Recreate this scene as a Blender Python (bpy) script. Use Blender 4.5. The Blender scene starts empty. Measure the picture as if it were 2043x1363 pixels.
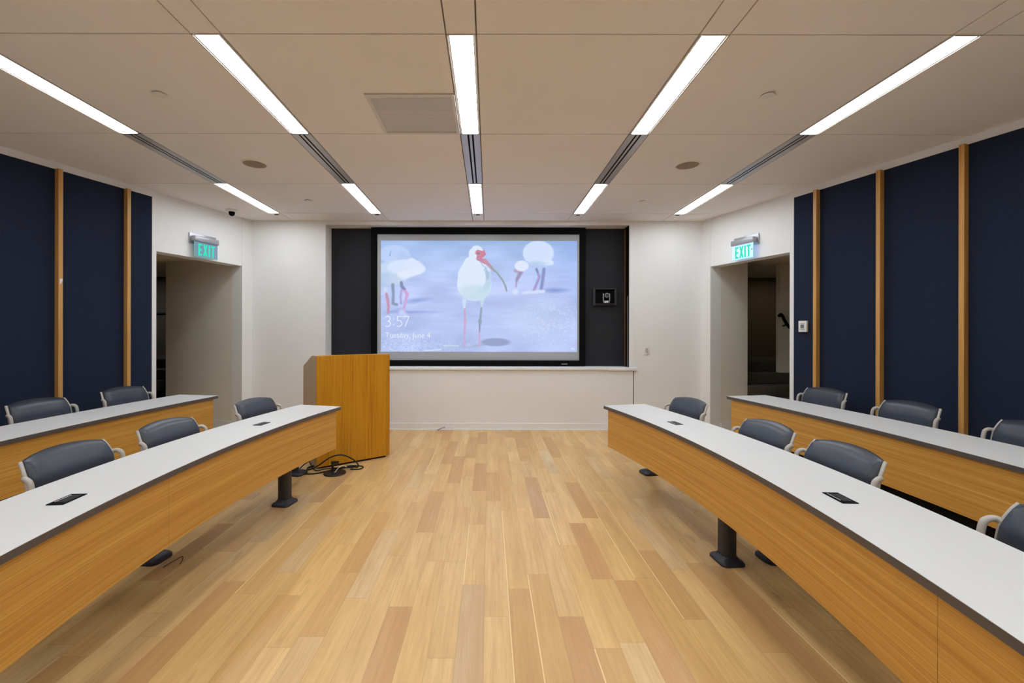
import bpy, bmesh, math, random
import numpy as np
from mathutils import Vector, Matrix
random.seed(7)
S = bpy.context.scene
COL = S.collection

# ------------------------------------------------------------------ camera, world, exposure
W_PX, H_PX, FOC = 2043.0, 1363.0, 870.0
CAM_H = 1.42
cd = bpy.data.cameras.new('camera'); cam = bpy.data.objects.new('camera', cd); COL.objects.link(cam)
cd.sensor_fit = 'HORIZONTAL'; cd.sensor_width = 36.0
cd.lens = FOC / W_PX * 36.0
cd.shift_x = (W_PX / 2 - 975.0) / W_PX
cd.shift_y = -(H_PX / 2 - 663.0) / W_PX
cd.clip_start = 0.05
cam.location = (0, 0, CAM_H)
cam.rotation_euler = (math.pi / 2, -0.0018, 0)
S.camera = cam
w = bpy.data.worlds.new('world'); S.world = w; w.use_nodes = True
w.node_tree.nodes['Background'].inputs[0].default_value = (0.9, 0.93, 1, 1)
w.node_tree.nodes['Background'].inputs[1].default_value = 0.02
S.view_settings.view_transform = 'Standard'
S.view_settings.look = 'None'
S.view_settings.gamma = 1.0
S.view_settings.use_curve_mapping = False
S.view_settings.exposure = 0.0
LAMP = 23.5        # radiance of the ceiling light diffusers

CEIL = 3.04
YF = 6.348        # front wall plane
YB = -3.2         # back wall plane

# ------------------------------------------------------------------ materials
def srgb(r, g, b):
    f = lambda c: (c / 255 / 12.92) if c / 255 <= 0.04045 else ((c / 255 + 0.055) / 1.055) ** 2.4
    return (f(r), f(g), f(b), 1)

class NT:
    def __init__(s, name):
        s.m = bpy.data.materials.new(name); s.m.use_nodes = True
        s.t = s.m.node_tree; s.b = s.t.nodes['Principled BSDF']
    def n(s, typ, **kw):
        x = s.t.nodes.new(typ)
        for k, v in kw.items(): setattr(x, k, v)
        return x
    def l(s, a, b): s.t.links.new(a, b)
    def math(s, op, a, b=None, c=None):
        x = s.n('ShaderNodeMath', operation=op)
        for i, v in enumerate((a, b, c)):
            if v is None: continue
            if isinstance(v, (int, float)): x.inputs[i].default_value = v
            else: s.l(v, x.inputs[i])
        return x.outputs[0]
    def mix(s, fac, a, b, mode='MIX'):
        x = s.n('ShaderNodeMix', data_type='RGBA', blend_type=mode)
        for i, v in ((0, fac), (6, a), (7, b)):
            if isinstance(v, (int, float, tuple)): x.inputs[i].default_value = v
            else: s.l(v, x.inputs[i])
        return x.outputs[2]
    def ramp(s, fac, stops, interp='LINEAR'):
        x = s.n('ShaderNodeValToRGB'); x.color_ramp.interpolation = interp
        e = x.color_ramp.elements
        while len(e) < len(stops): e.new(0.5)
        for k, (p, c) in zip(e, stops): k.position = p; k.color = c
        s.l(fac, x.inputs[0]); return x.outputs[0]
    def noise(s, vec, scale=5, detail=3, rough=0.5, dim='3D'):
        x = s.n('ShaderNodeTexNoise', noise_dimensions=dim)
        x.inputs['Scale'].default_value = scale; x.inputs['Detail'].default_value = detail
        x.inputs['Roughness'].default_value = rough
        if vec is not None: s.l(vec, x.inputs['Vector'])
        return x.outputs[0]
    def mapping(s, vec, scale=(1, 1, 1), loc=(0, 0, 0)):
        x = s.n('ShaderNodeMapping'); x.inputs['Scale'].default_value = scale; x.inputs['Location'].default_value = loc
        s.l(vec, x.inputs['Vector']); return x.outputs[0]
    def bump(s, h, strength=0.1, dist=0.002):
        x = s.n('ShaderNodeBump'); x.inputs['Strength'].default_value = strength; x.inputs['Distance'].default_value = dist
        s.l(h, x.inputs['Height']); s.l(x.outputs[0], s.b.inputs['Normal'])

def plain(name, col, rough=0.5, metal=0.0, var=0.0, vscale=3.0, bump=0.0, bscale=200.0, spec=0.5):
    t = NT(name); b = t.b
    b.inputs['Roughness'].default_value = rough; b.inputs['Metallic'].default_value = metal
    b.inputs['Specular IOR Level'].default_value = spec
    co = t.n('ShaderNodeTexCoord').outputs['Object']
    nz = t.noise(co, vscale, 4)
    d = tuple(c * (1 - var) for c in col[:3]) + (1,); e = tuple(min(1, c * (1 + var)) for c in col[:3]) + (1,)
    t.l(t.ramp(nz, [(0.3, d), (0.7, e)]), b.inputs['Base Color'])
    if bump > 0: t.bump(t.noise(co, bscale, 2), bump, 0.001)
    return t.m

def emit(name, col, strength):
    t = NT(name); t.b.inputs['Base Color'].default_value = (0, 0, 0, 1)
    t.b.inputs['Emission Color'].default_value = col; t.b.inputs['Emission Strength'].default_value = strength
    return t.m

def veneer(name, base, dark, light, uv=True, coord_scale=(1, 1, 1), grain=(1.2, 90, 1), rough=0.42, strips=0.0):
    """straight-grained oak veneer; grain runs along the first coordinate"""
    t = NT(name)
    co = t.n('ShaderNodeTexCoord').outputs['UV' if uv else 'Object']
    v1 = t.mapping(co, grain)
    n1 = t.noise(v1, 1.0, 5, 0.62)
    v2 = t.mapping(co, (grain[0] * 0.35, grain[1] * 0.16, 1), (3.1, 7.7, 0))
    n2 = t.noise(v2, 1.0, 3, 0.5)
    v3 = t.mapping(co, (grain[0] * 8, grain[1] * 5, 1), (1.1, 2.7, 0))
    n3 = t.noise(v3, 1.0, 2, 0.5)
    f = t.math('ADD', t.math('MULTIPLY', n1, 0.55), t.math('ADD', t.math('MULTIPLY', n2, 0.3), t.math('MULTIPLY', n3, 0.15)))
    c = t.ramp(f, [(0.36, dark), (0.5, base), (0.64, light)])
    if strips > 0:
        sep = t.n('ShaderNodeSeparateXYZ'); t.l(co, sep.inputs[0])
        fl = t.math('FLOOR', t.math('MULTIPLY', sep.outputs[1], strips))
        wn = t.n('ShaderNodeTexWhiteNoise', noise_dimensions='1D'); t.l(fl, wn.inputs['W'])
        fr = t.math('FRACT', t.math('MULTIPLY', sep.outputs[1], strips))
        g = t.math('ADD', t.math('MULTIPLY', fr, 0.12), t.math('MULTIPLY', wn.outputs[0], 0.12))
        c = t.mix(g, c, dark)
    t.l(c, t.b.inputs['Base Color'])
    t.b.inputs['Roughness'].default_value = rough
    t.bump(n1, 0.08, 0.0008)
    return t.m

def floor_material():
    def fs(r, g, b):
        c = srgb(r, g, b); return (min(1, c[0] * 1.13), min(1, c[1] * 1.15), c[2], 1)
    t = NT('oak_plank_floor'); PW = 0.1235; X0 = 0.1034
    co = t.n('ShaderNodeTexCoord').outputs['Object']
    sep = t.n('ShaderNodeSeparateXYZ'); t.l(co, sep.inputs[0])
    xs = t.math('DIVIDE', t.math('SUBTRACT', sep.outputs[0], X0), PW)
    colid = t.math('FLOOR', xs); fx = t.math('FRACT', xs)
    wn = t.n('ShaderNodeTexWhiteNoise', noise_dimensions='1D'); t.l(colid, wn.inputs['W'])
    yy = t.math('ADD', t.math('DIVIDE', sep.outputs[1], 0.82), t.math('MULTIPLY', wn.outputs[0], 173.0))
    vo = t.n('ShaderNodeTexVoronoi', voronoi_dimensions='1D', feature='F1'); vo.inputs['Scale'].default_value = 1.0
    vo.inputs['Randomness'].default_value = 0.85
    t.l(yy, vo.inputs['W'])
    vd = t.n('ShaderNodeTexVoronoi', voronoi_dimensions='1D', feature='DISTANCE_TO_EDGE'); vd.inputs['Scale'].default_value = 1.0
    vd.inputs['Randomness'].default_value = 0.85
    t.l(yy, vd.inputs['W'])
    sc = t.n('ShaderNodeSeparateColor'); t.l(vo.outputs['Color'], sc.inputs[0])
    r1, r2, r3 = sc.outputs[0], sc.outputs[1], sc.outputs[2]
    base = t.ramp(r1, [(0.0, fs(196, 150, 106)), (0.12, fs(202, 160, 110)), (0.32, fs(218, 178, 124)),
                       (0.6, fs(222, 186, 138)), (0.82, fs(212, 174, 120)), (0.93, fs(216, 190, 156)), (1.0, fs(182, 138, 100))])
    # grain, offset per plank
    off = t.n('ShaderNodeCombineXYZ'); t.l(t.math('MULTIPLY', r2, 40.0), off.inputs[0]); t.l(t.math('MULTIPLY', r3, 60.0), off.inputs[1])
    add = t.n('ShaderNodeVectorMath', operation='ADD'); t.l(co, add.inputs[0]); t.l(off.outputs[0], add.inputs[1])
    g1 = t.noise(t.mapping(add.outputs[0], (55, 2.2, 1)), 1, 5, 0.6)
    g2 = t.noise(t.mapping(add.outputs[0], (9, 1.1, 1)), 1, 4, 0.55)
    g3 = t.noise(t.mapping(add.outputs[0], (240, 9, 1)), 1, 2, 0.5)
    c = t.mix(t.ramp(g2, [(0.35, (0, 0, 0, 1)), (0.75, (0.55, 0.55, 0.55, 1))]), base, fs(184, 138, 92))
    c = t.mix(t.ramp(g1, [(0.42, (0, 0, 0, 1)), (0.8, (0.45, 0.45, 0.45, 1))]), c, fs(168, 122, 78))
    c = t.mix(t.ramp(g3, [(0.5, (0, 0, 0, 1)), (0.9, (0.3, 0.3, 0.3, 1))]), c, fs(160, 112, 70))
    # knots and mineral streaks
    kn = t.noise(t.mapping(add.outputs[0], (11, 3.5, 1), (9, 4, 0)), 1, 2, 0.4)
    c = t.mix(t.ramp(kn, [(0.70, (0, 0, 0, 1)), (0.80, (0.5, 0.5, 0.5, 1))]), c, fs(150, 116, 84))
    # sapwood streak along some plank edges
    sap = t.math('MULTIPLY', t.math('LESS_THAN', fx, 0.05), t.math('GREATER_THAN', r2, 0.91))
    c = t.mix(t.math('MULTIPLY', sap, 0.7), c, fs(240, 214, 168))
    # joints
    ex = t.math('MINIMUM', fx, t.math('SUBTRACT', 1.0, fx))
    jx = t.math('LESS_THAN', ex, 0.008)
    jy = t.math('LESS_THAN', vd.outputs[0], 0.0016)
    j = t.math('MAXIMUM', jx, jy)
    c = t.mix(t.math('MULTIPLY', j, 0.35), c, fs(120, 84, 48))
    t.l(c, t.b.inputs['Base Color'])
    t.l(t.ramp(g2, [(0.3, (0.30, 0.30, 0.30, 1)), (0.7, (0.40, 0.40, 0.40, 1))]), t.b.inputs['Roughness'])
    t.b.inputs['Specular IOR Level'].default_value = 0.45
    h = t.math('SUBTRACT', t.math('MULTIPLY', g1, 0.2), j)
    t.bump(h, 0.12, 0.0008)
    return t.m

def fabric_navy():
    t = NT('navy_wall_fabric')
    co = t.n('ShaderNodeTexCoord').outputs['Object']
    n1 = t.noise(co, 260, 2, 0.7); n2 = t.noise(co, 1.3, 2)
    c = t.ramp(n1, [(0.3, srgb(28, 35, 50)), (0.72, srgb(50, 58, 78))])
    c = t.mix(t.math('MULTIPLY', n2, 0.25), c, srgb(30, 36, 56))
    t.l(c, t.b.inputs['Base Color']); t.b.inputs['Roughness'].default_value = 0.95
    t.b.inputs['Specular IOR Level'].default_value = 0.1
    t.bump(n1, 0.35, 0.001)
    return t.m

M = {}
M['wall'] = plain('white_wall_paint', srgb(236, 236, 236), 0.6, var=0.015, vscale=1.2, bump=0.03, bscale=150)
M['trim'] = plain('white_trim_paint', srgb(236, 236, 238), 0.45, var=0.01)
M['ceil'] = plain('ceiling_panel', srgb(243, 238, 234), 0.8, var=0.02, vscale=0.9, bump=0.05, bscale=120)
M['groove'] = plain('ceiling_joint', srgb(170, 154, 138), 0.9)
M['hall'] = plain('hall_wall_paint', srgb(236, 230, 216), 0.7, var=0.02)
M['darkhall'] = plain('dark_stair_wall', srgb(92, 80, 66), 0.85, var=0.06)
M['carpet'] = plain('dark_carpet', srgb(70, 62, 52), 0.98, var=0.15, vscale=60, bump=0.4, bscale=300)
M['floor'] = floor_material()
M['navy'] = fabric_navy()
M['veneer'] = veneer('oak_veneer_desk', srgb(204, 150, 64), srgb(180, 122, 44), srgb(222, 174, 90), grain=(0.8, 150, 1))
M['batten'] = veneer('oak_batten', srgb(206, 152, 82), srgb(176, 122, 56), srgb(222, 172, 104), uv=False, grain=(60, 60, 1.0))
M['lectern'] = veneer('oak_veneer_lectern', srgb(203, 141, 20), srgb(166, 104, 6), srgb(216, 156, 38), grain=(0.9, 46, 1), strips=7.7, rough=0.38)
M['taupe'] = plain('taupe_laminate', srgb(196, 172, 144), 0.5, var=0.03)
M['laminate'] = plain('white_laminate', srgb(222, 222, 222), 0.42, var=0.008, vscale=2)
M['edge'] = plain('dark_grey_edge', srgb(84, 77, 74), 0.45, var=0.02)
M['black'] = plain('black_matte', srgb(7, 7, 9), 0.85, spec=0.15)
M['blackpanel'] = plain('charcoal_felt_panel', srgb(47, 48, 53), 0.95, var=0.05, vscale=4, bump=0.15, bscale=300, spec=0.15)
M['blackmetal'] = plain('black_powdercoat', srgb(38, 38, 46), 0.45, var=0.03)
M['rubber'] = plain('black_rubber', srgb(20, 19, 20), 0.5)
M['vinyl'] = plain('slate_blue_vinyl', srgb(52, 58, 69), 0.36, var=0.03, vscale=5, bump=0.05, bscale=400)
M['shell'] = plain('charcoal_plastic', srgb(40, 42, 46), 0.5)
M['greyplastic'] = plain('light_grey_plastic', srgb(190, 184, 176), 0.4)
M['screen'] = plain('screen_fabric', srgb(176, 180, 186), 0.85)
M['silver'] = plain('brushed_aluminium', srgb(170, 170, 176), 0.4, metal=0.6)
M['lampframe'] = plain('white_lamp_frame', srgb(222, 218, 212), 0.45)
M['vent'] = plain('vent_metal', srgb(190, 190, 196), 0.35, metal=0.3)
M['mesh'] = plain('grille_mesh_grey', srgb(226, 224, 224), 0.6, metal=0.0, var=0.06, vscale=300)
M['speaker'] = plain('speaker_grille', srgb(160, 142, 122), 0.8, var=0.08, vscale=300)
M['whiteplastic'] = plain('white_plastic', srgb(232, 230, 226), 0.4)
M['display'] = plain('grey_display', srgb(110, 118, 124), 0.3)
M['oakstrip'] = plain('brown_edge_strip', srgb(96, 68, 40), 0.6)
M['paper'] = plain('white_paper', srgb(236, 232, 238), 0.8)
M['lamp'] = emit('lamp_diffuser', (0.95, 1.015, 1.06, 1), LAMP)
M['green'] = emit('exit_letter_green', srgb(24, 226, 184), 1.0)
M['greenedge'] = emit('exit_edge_glow', srgb(120, 232, 190), 0.6)
M['lcd'] = emit('status_light', srgb(200, 220, 255), 0.8)

def glass_mat(name, tint, alpha, emis=0.0):
    t = NT(name); t.b.inputs['Base Color'].default_value = tint; t.b.inputs['Roughness'].default_value = 0.08
    t.b.inputs['Alpha'].default_value = alpha
    t.b.inputs['Emission Color'].default_value = tint; t.b.inputs['Emission Strength'].default_value = emis
    return t.m
M['acrylicL'] = glass_mat('acrylic_edge_lit', srgb(128, 150, 178), 0.75, 0.25)
M['acrylicR'] = glass_mat('acrylic_edge_lit_bright', srgb(176, 206, 246), 0.85, 0.75)

# ------------------------------------------------------------------ geometry helpers
def obj(name, bm, mats, parent=None, smooth=None, loc=None, rotz=0.0):
    me = bpy.data.meshes.new(name)
    bmesh.ops.recalc_face_normals(bm, faces=bm.faces[:])
    bm.to_mesh(me); bm.free()
    if not isinstance(mats, (list, tuple)): mats = [mats]
    for m in mats: me.materials.append(m)
    if smooth is not None:
        for p in me.polygons: p.use_smooth = True
        me.set_sharp_from_angle(angle=math.radians(smooth))
    o = bpy.data.objects.new(name, me); COL.objects.link(o)
    if parent: o.parent = parent
    if loc is not None: o.location = loc
    if rotz: o.rotation_euler = (0, 0, rotz)
    return o

def tag(o, label, cat, group=None, kind=None):
    o['label'] = label; o['category'] = cat
    if group: o['group'] = group
    if kind: o['kind'] = kind
    return o

def thing(name, label, cat, loc=(0, 0, 0), rotz=0.0, group=None):
    o = bpy.data.objects.new(name, None); o.empty_display_size = 0.1; COL.objects.link(o)
    o.location = loc; o.rotation_euler = (0, 0, rotz)
    return tag(o, label, cat, group)

def struct(name, bm, mats, **kw):
    o = obj(name, bm, mats, **kw)
    if o.parent is None: o['kind'] = 'structure'
    return o

def B(): return bmesh.new()

def box(bm, x0, x1, y0, y1, z0, z1, mi=0, bev=0.0, seg=2, M4=None):
    vs = [bm.verts.new((x, y, z)) for x in (x0, x1) for y in (y0, y1) for z in (z0, z1)]
    idx = [(0, 1, 3, 2), (4, 6, 7, 5), (0, 4, 5, 1), (2, 3, 7, 6), (0, 2, 6, 4), (1, 5, 7, 3)]
    fs = [bm.faces.new([vs[i] for i in f]) for f in idx]
    for f in fs: f.material_index = mi
    bmesh.ops.recalc_face_normals(bm, faces=fs)
    if bev > 0:
        es = list({e for f in fs for e in f.edges})
        r = bmesh.ops.bevel(bm, geom=es, offset=bev, segments=seg, profile=0.5, affect='EDGES')
        for f in r['faces']: f.material_index = mi
        vs = list({v for f in r['faces'] for v in f.verts} | {v for v in vs if v.is_valid})
    if M4 is not None:
        vs = [v for v in vs if v.is_valid]
        bmesh.ops.transform(bm, matrix=M4, verts=vs)
    return vs

def prism(bm, pts, z0, z1, mi=0):
    """vertical prism from a plan polygon"""
    a = [bm.verts.new((x, y, z0)) for x, y in pts]; b = [bm.verts.new((x, y, z1)) for x, y in pts]
    n = len(pts)
    fs = [bm.faces.new(a[::-1]), bm.faces.new(b)]
    fs += [bm.faces.new((a[i], a[(i + 1) % n], b[(i + 1) % n], b[i])) for i in range(n)]
    for f in fs: f.material_index = mi
    return fs

def tube(bm, pts, r, seg=10, mi=0, closed=False, cap=True):
    P = [Vector(p) for p in pts]; n = len(P)
    rr = r if isinstance(r, (list, tuple)) else [r] * n
    rings = []; up = Vector((0, 0, 1)); prev = None
    for i in range(n):
        if closed: t = (P[(i + 1) % n] - P[i - 1])
        else: t = P[min(i + 1, n - 1)] - P[max(i - 1, 0)]
        t.normalize()
        if prev is None:
            a = t.cross(up)
            if a.length < 0.05: a = t.cross(Vector((1, 0, 0)))
        else:
            a = prev - t * prev.dot(t)
        a.normalize(); prev = a; b = t.cross(a)
        rings.append([bm.verts.new(P[i] + (a * math.cos(2 * math.pi * k / seg) + b * math.sin(2 * math.pi * k / seg)) * rr[i]) for k in range(seg)])
    m = n if closed else n - 1
    for i in range(m):
        A, C = rings[i], rings[(i + 1) % n]
        for k in range(seg):
            f = bm.faces.new((A[k], A[(k + 1) % seg], C[(k + 1) % seg], C[k])); f.material_index = mi
    if cap and not closed:
        f = bm.faces.new(rings[0][::-1]); f.material_index = mi
        f = bm.faces.new(rings[-1]); f.material_index = mi

def spline(pts, n=8):
    P = [Vector(p) for p in pts]; out = []
    for i in range(len(P) - 1):
        p0 = P[max(i - 1, 0)]; p1 = P[i]; p2 = P[i + 1]; p3 = P[min(i + 2, len(P) - 1)]
        for k in range(n):
            t = k / n
            out.append(0.5 * ((2 * p1) + (p2 - p0) * t + (2 * p0 - 5 * p1 + 4 * p2 - p3) * t * t + (3 * p1 - p0 - 3 * p2 + p3) * t ** 3))
    out.append(P[-1]); return out

def lathe(bm, prof, seg=32, c=(0, 0), mi=0, cap=True):
    rings = []
    for r, z in prof:
        rings.append([bm.verts.new((c[0] + r * math.cos(2 * math.pi * k / seg), c[1] + r * math.sin(2 * math.pi * k / seg), z)) for k in range(seg)])
    for A, C in zip(rings, rings[1:]):
        for k in range(seg):
            f = bm.faces.new((A[k], A[(k + 1) % seg], C[(k + 1) % seg], C[k])); f.material_index = mi
    if cap:
        for R, s in ((rings[0], -1), (rings[-1], 1)):
            f = bm.faces.new(R[::s]); f.material_index = mi

def rrect(w, d, r, n=5, cx=0, cy=0):
    out = []
    for sx, sy, a0 in ((1, 1, 0), (-1, 1, 90), (-1, -1, 180), (1, -1, 270)):
        for k in range(n + 1):
            a = math.radians(a0 + 90 * k / n)
            out.append((cx + sx * (w / 2 - r) + r * math.cos(a), cy + sy * (d / 2 - r) + r * math.sin(a)))
    return out

def loft(bm, sections, mi=0, cap=True):
    """sections: list of (plan loop, z)"""
    R = [[bm.verts.new((x, y, z)) for x, y in lp] for lp, z in sections]
    n = len(R[0])
    for A, C in zip(R, R[1:]):
        for k in range(n):
            f = bm.faces.new((A[k], A[(k + 1) % n], C[(k + 1) % n], C[k])); f.material_index = mi
    if cap:
        bm.faces.new(R[0][::-1]).material_index = mi; bm.faces.new(R[-1]).material_index = mi

# ------------------------------------------------------------------ wall frames
def v2(a): return np.array(a, float)
PL, DL = v2((-3.4557, YF)), v2((0.30422, 0.95260)); NL = v2((-DL[1], DL[0]))
PR, DR = v2((3.1022, YF)), v2((-0.29242, 0.95629)); NR = v2((DR[1], -DR[0]))
def WP(side, s, n=0.0):
    P, D, N = (PL, DL, NL) if side == 'L' else (PR, DR, NR)
    p = P - s * D + n * N
    return (float(p[0]), float(p[1]))
def wrot(side):      # local x to the right when facing the wall, local y into the wall
    N = NL if side == 'L' else NR
    return math.atan2(-N[0], N[1])
def smax(side):
    return (YF - YB) / (DL[1] if side == 'L' else DR[1])

DOOR0, DOOR1, CAS, HEAD = 0.168, 1.343, 1.391, 2.356   # door opening and casing along the wall
TH = 0.177
NAVTOP = 2.975

# ------------------------------------------------------------------ floor and ceiling
bm = B(); box(bm, -7.2, 7.2, YB - 0.2, 9.2, -0.1, 0.0)
struct('floor', bm, M['floor'])

STRIPX = [-2.930, -1.541, -0.153, 1.226, 2.601]
SW = 0.165
ROWY = [2.37 + 1.194 * k for k in range(-4, 4)]     # ... 2.37 3.564 4.758 5.952
YS = [YB - 0.1] + ROWY[0:] + [YF + 0.02]
GAP = 0.008
bm = B()
xs = [-6.8]
for x in STRIPX: xs += [x - SW / 2, x + SW / 2]
xs += [6.8]
kinds = {}                                           # row -> what fills the strip slots
rows = list(zip(YS, YS[1:]))
for i, (a, b) in enumerate(rows):
    if abs(a - 2.37 - 1.194) < 0.1: kinds[i] = 'slot'
    elif abs(a - 2.37) < 0.1 or abs(a - (2.37 + 2.388)) < 0.1: kinds[i] = 'lamp'
    elif abs(a - (2.37 - 2.388)) < 0.1: kinds[i] = 'lamp'
    elif abs(a - (2.37 - 4.776)) < 0.1: kinds[i] = 'lamp'
    else: kinds[i] = 'blank'
grille = (-0.850, -0.2355, 2.960, 3.5595)
for i, (a, b) in enumerate(rows):
    for j, (x0, x1) in enumerate(zip(xs, xs[1:])):
        strip = j % 2 == 1
        if strip and kinds[i] != 'blank': continue
        g = GAP / 2; A, C, D_, E_ = x0 + g, x1 - g, a + g, b - g
        if j == 4 and abs(a - 2.37) < 0.1:           # the panel cut out for the return grille
            gx0, gx1, gy0, gy1 = grille
            box(bm, A, gx0 - 0.003, D_, E_, CEIL, CEIL + 0.03)
            box(bm, gx0 - 0.003, C, D_, gy0 - 0.003, CEIL, CEIL + 0.03)
            continue
        box(bm, A, C, D_, E_, CEIL, CEIL + 0.03)
box(bm, -6.9, 6.9, YB - 0.1, YF + 0.02, CEIL + 0.03, CEIL + 0.06, mi=1)
struct('ceiling', bm, [M['ceil'], M['groove']])

colname = ['leftmost', 'second from left', 'middle', 'second from right', 'rightmost']
def lamp_thing(x, y0, y1, label, group):
    t = thing('ceiling_light', label, 'ceiling light', (x, (y0 + y1) / 2, CEIL), 0, group)
    L = (y1 - y0) / 2 - 0.0035; wo = SW / 2 - 0.004; wi = 0.0635
    bm = B()
    box(bm, -wo, -wi, -L, L, -0.0005, 0.028); box(bm, wi, wo, -L, L, -0.0005, 0.028)
    box(bm, -wi, wi, -L, -L + 0.004, -0.003, 0.028); box(bm, -wi, wi, L - 0.004, L, -0.003, 0.028)
    for sx in (-1, 1): box(bm, min(sx * wo, sx * (wo - 0.0035)), max(sx * wo, sx * (wo - 0.0035)), -L, L, -0.0050, -0.0005)
    obj('frame', bm, M['lampframe'], t)
    bm = B(); box(bm, -wi + 0.0005, wi - 0.0005, -L + 0.0045, L - 0.0045, -0.0008, 0.008)
    obj('diffuser', bm, M['lamp'], t)
    return t
def slot_thing(x, y0, y1, label):
    t = thing('slot_diffuser', label, 'air vent', (x, (y0 + y1) / 2, CEIL), 0, 'linear slot diffusers')
    L = (y1 - y0) / 2 - 0.005; wo = SW / 2 - 0.004
    bm = B()
    for a, b in ((-wo, -0.026), (-0.010, 0.010), (0.026, wo)): box(bm, a, b, -L, L, 0.0, 0.02)
    box(bm, -wo, wo, -L, -L + 0.006, 0.0, 0.02); box(bm, -wo, wo, L - 0.006, L, 0.0, 0.02)
    obj('frame', bm, M['vent'], t)
    for a in (-0.018, 0.018):
        bm = B(); box(bm, a - 0.008, a + 0.008, -L + 0.006, L - 0.006, 0.003, 0.012)
        obj('air_slot', bm, M['black'], t)
for i, (a, b) in enumerate(rows):
    for j, x in enumerate(STRIPX):
        if kinds[i] == 'lamp':
            if a > 4: lab = 'linear ceiling light near the front wall, %s of the far row' % colname[j]
            elif a > 2: lab = 'long linear ceiling light over the aisle desks, %s of the near row' % colname[j]
            elif a > -1: lab = 'linear ceiling light above the camera, %s of the row overhead' % colname[j]
            else: lab = 'linear ceiling light by the back wall, %s of the rearmost row' % colname[j]
            lamp_thing(x, a, b, lab, 'linear ceiling lights')
        elif kinds[i] == 'slot':
            slot_thing(x, a, b, 'twin-slot grey air diffuser between ceiling lights, %s of five' % colname[j])

# little sensors in the last ceiling bay
for j, x in enumerate(STRIPX):
    bm = B(); box(bm, x - 0.026, x + 0.026, 6.000, 6.030, CEIL - 0.004, CEIL + 0.0, bev=0.001, seg=1)
    o = obj('ceiling_sensor', bm, M['black'])
    tag(o, 'tiny black rectangular sensor in the ceiling beyond the %s far light' % colname[j], 'sensor', 'ceiling sensors')

# return air grille
gx0, gx1, gy0, gy1 = grille
t = thing('return_grille', 'square grey perforated return air grille set in the ceiling beside the middle light', 'air vent', ((gx0 + gx1) / 2, (gy0 + gy1) / 2, CEIL))
hw, hd = (gx1 - gx0) / 2, (gy1 - gy0) / 2 - 0.003
bm = B(); f = 0.028
box(bm, -hw, -hw + f, -hd, hd, -0.008, 0.012, bev=0.002, seg=1); box(bm, hw - f, hw, -hd, hd, -0.008, 0.012, bev=0.002, seg=1)
box(bm, -hw + f, hw - f, -hd, -hd + f, -0.008, 0.012); box(bm, -hw + f, hw - f, hd - f, hd, -0.008, 0.012)
obj('frame', bm, M['lampframe'], t)
bm = B(); n = 40
box(bm, -hw + f, hw - f, -hd + f, hd - f, 0.010, 0.014, mi=1)
for k in range(n):
    y = -hd + f + (2 * (hd - f)) * (k + 0.5) / n
    box(bm, -hw + f, hw - f, y - 0.0045, y + 0.0045, 0.000, 0.004)
obj('perforated_face', bm, [M['mesh'], M['shell']], t)
bm = B(); box(bm, -hw + f + 0.01, -hw + f + 0.09, -hd + f + 0.008, -hd + f + 0.028, -0.003, 0.001)
obj('sticker', bm, M['lampframe'], t)

for x, y, lab in ((-2.263, 4.21, 'round recessed ceiling speaker on the left, between the outer two slot diffusers'),
                  (1.922, 4.22, 'round recessed ceiling speaker on the right, between the outer two slot diffusers')):
    t = thing('ceiling_speaker', lab, 'speaker', (x, y, CEIL), 0, 'ceiling speakers')
    bm = B(); lathe(bm, [(0.103, -0.001), (0.106, -0.006), (0.118, -0.006), (0.122, -0.0), (0.122, 0.0)], 48, cap=False)
    obj('trim_ring', bm, M['ceil'], t, 30)
    bm = B(); lathe(bm, [(0.102, -0.0015), (0.104, 0.0)], 48)
    obj('grille', bm, M['speaker'], t)
for x, y, lab in ((-2.241, 2.968, 'round white sprinkler cover in the near left ceiling panel'),
                  (1.895, 2.966, 'round white sprinkler cover in the near right ceiling panel'),
                  (-2.220, 5.372, 'small round sprinkler cover in the far left ceiling panel'),
                  (1.891, 5.370, 'small round sprinkler cover in the far right ceiling panel')):
    bm = B(); lathe(bm, [(0.026, 0.0), (0.026, -0.008), (0.043, -0.008), (0.0435, -0.010), (0.042, -0.0115)], 32)
    tag(obj('sprinkler_cover', bm, M['whiteplastic'], smooth=40, loc=(x, y, CEIL)), lab, 'sprinkler', 'sprinkler covers')
t = thing('dome_camera', 'small black dome security camera on the ceiling over the left doorway', 'security camera', (-3.42, 5.80, CEIL))
bm = B(); lathe(bm, [(0.070, 0.0), (0.074, -0.008), (0.066, -0.020), (0.042, -0.026)], 32)
obj('mounting_ring', bm, M['whiteplastic'], t, 40)
bm = B(); lathe(bm, [(0.038, -0.026), (0.038, -0.045), (0.032, -0.064), (0.018, -0.077), (0.002, -0.081)], 24)
obj('dome', bm, M['black'], t, 60)

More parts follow.
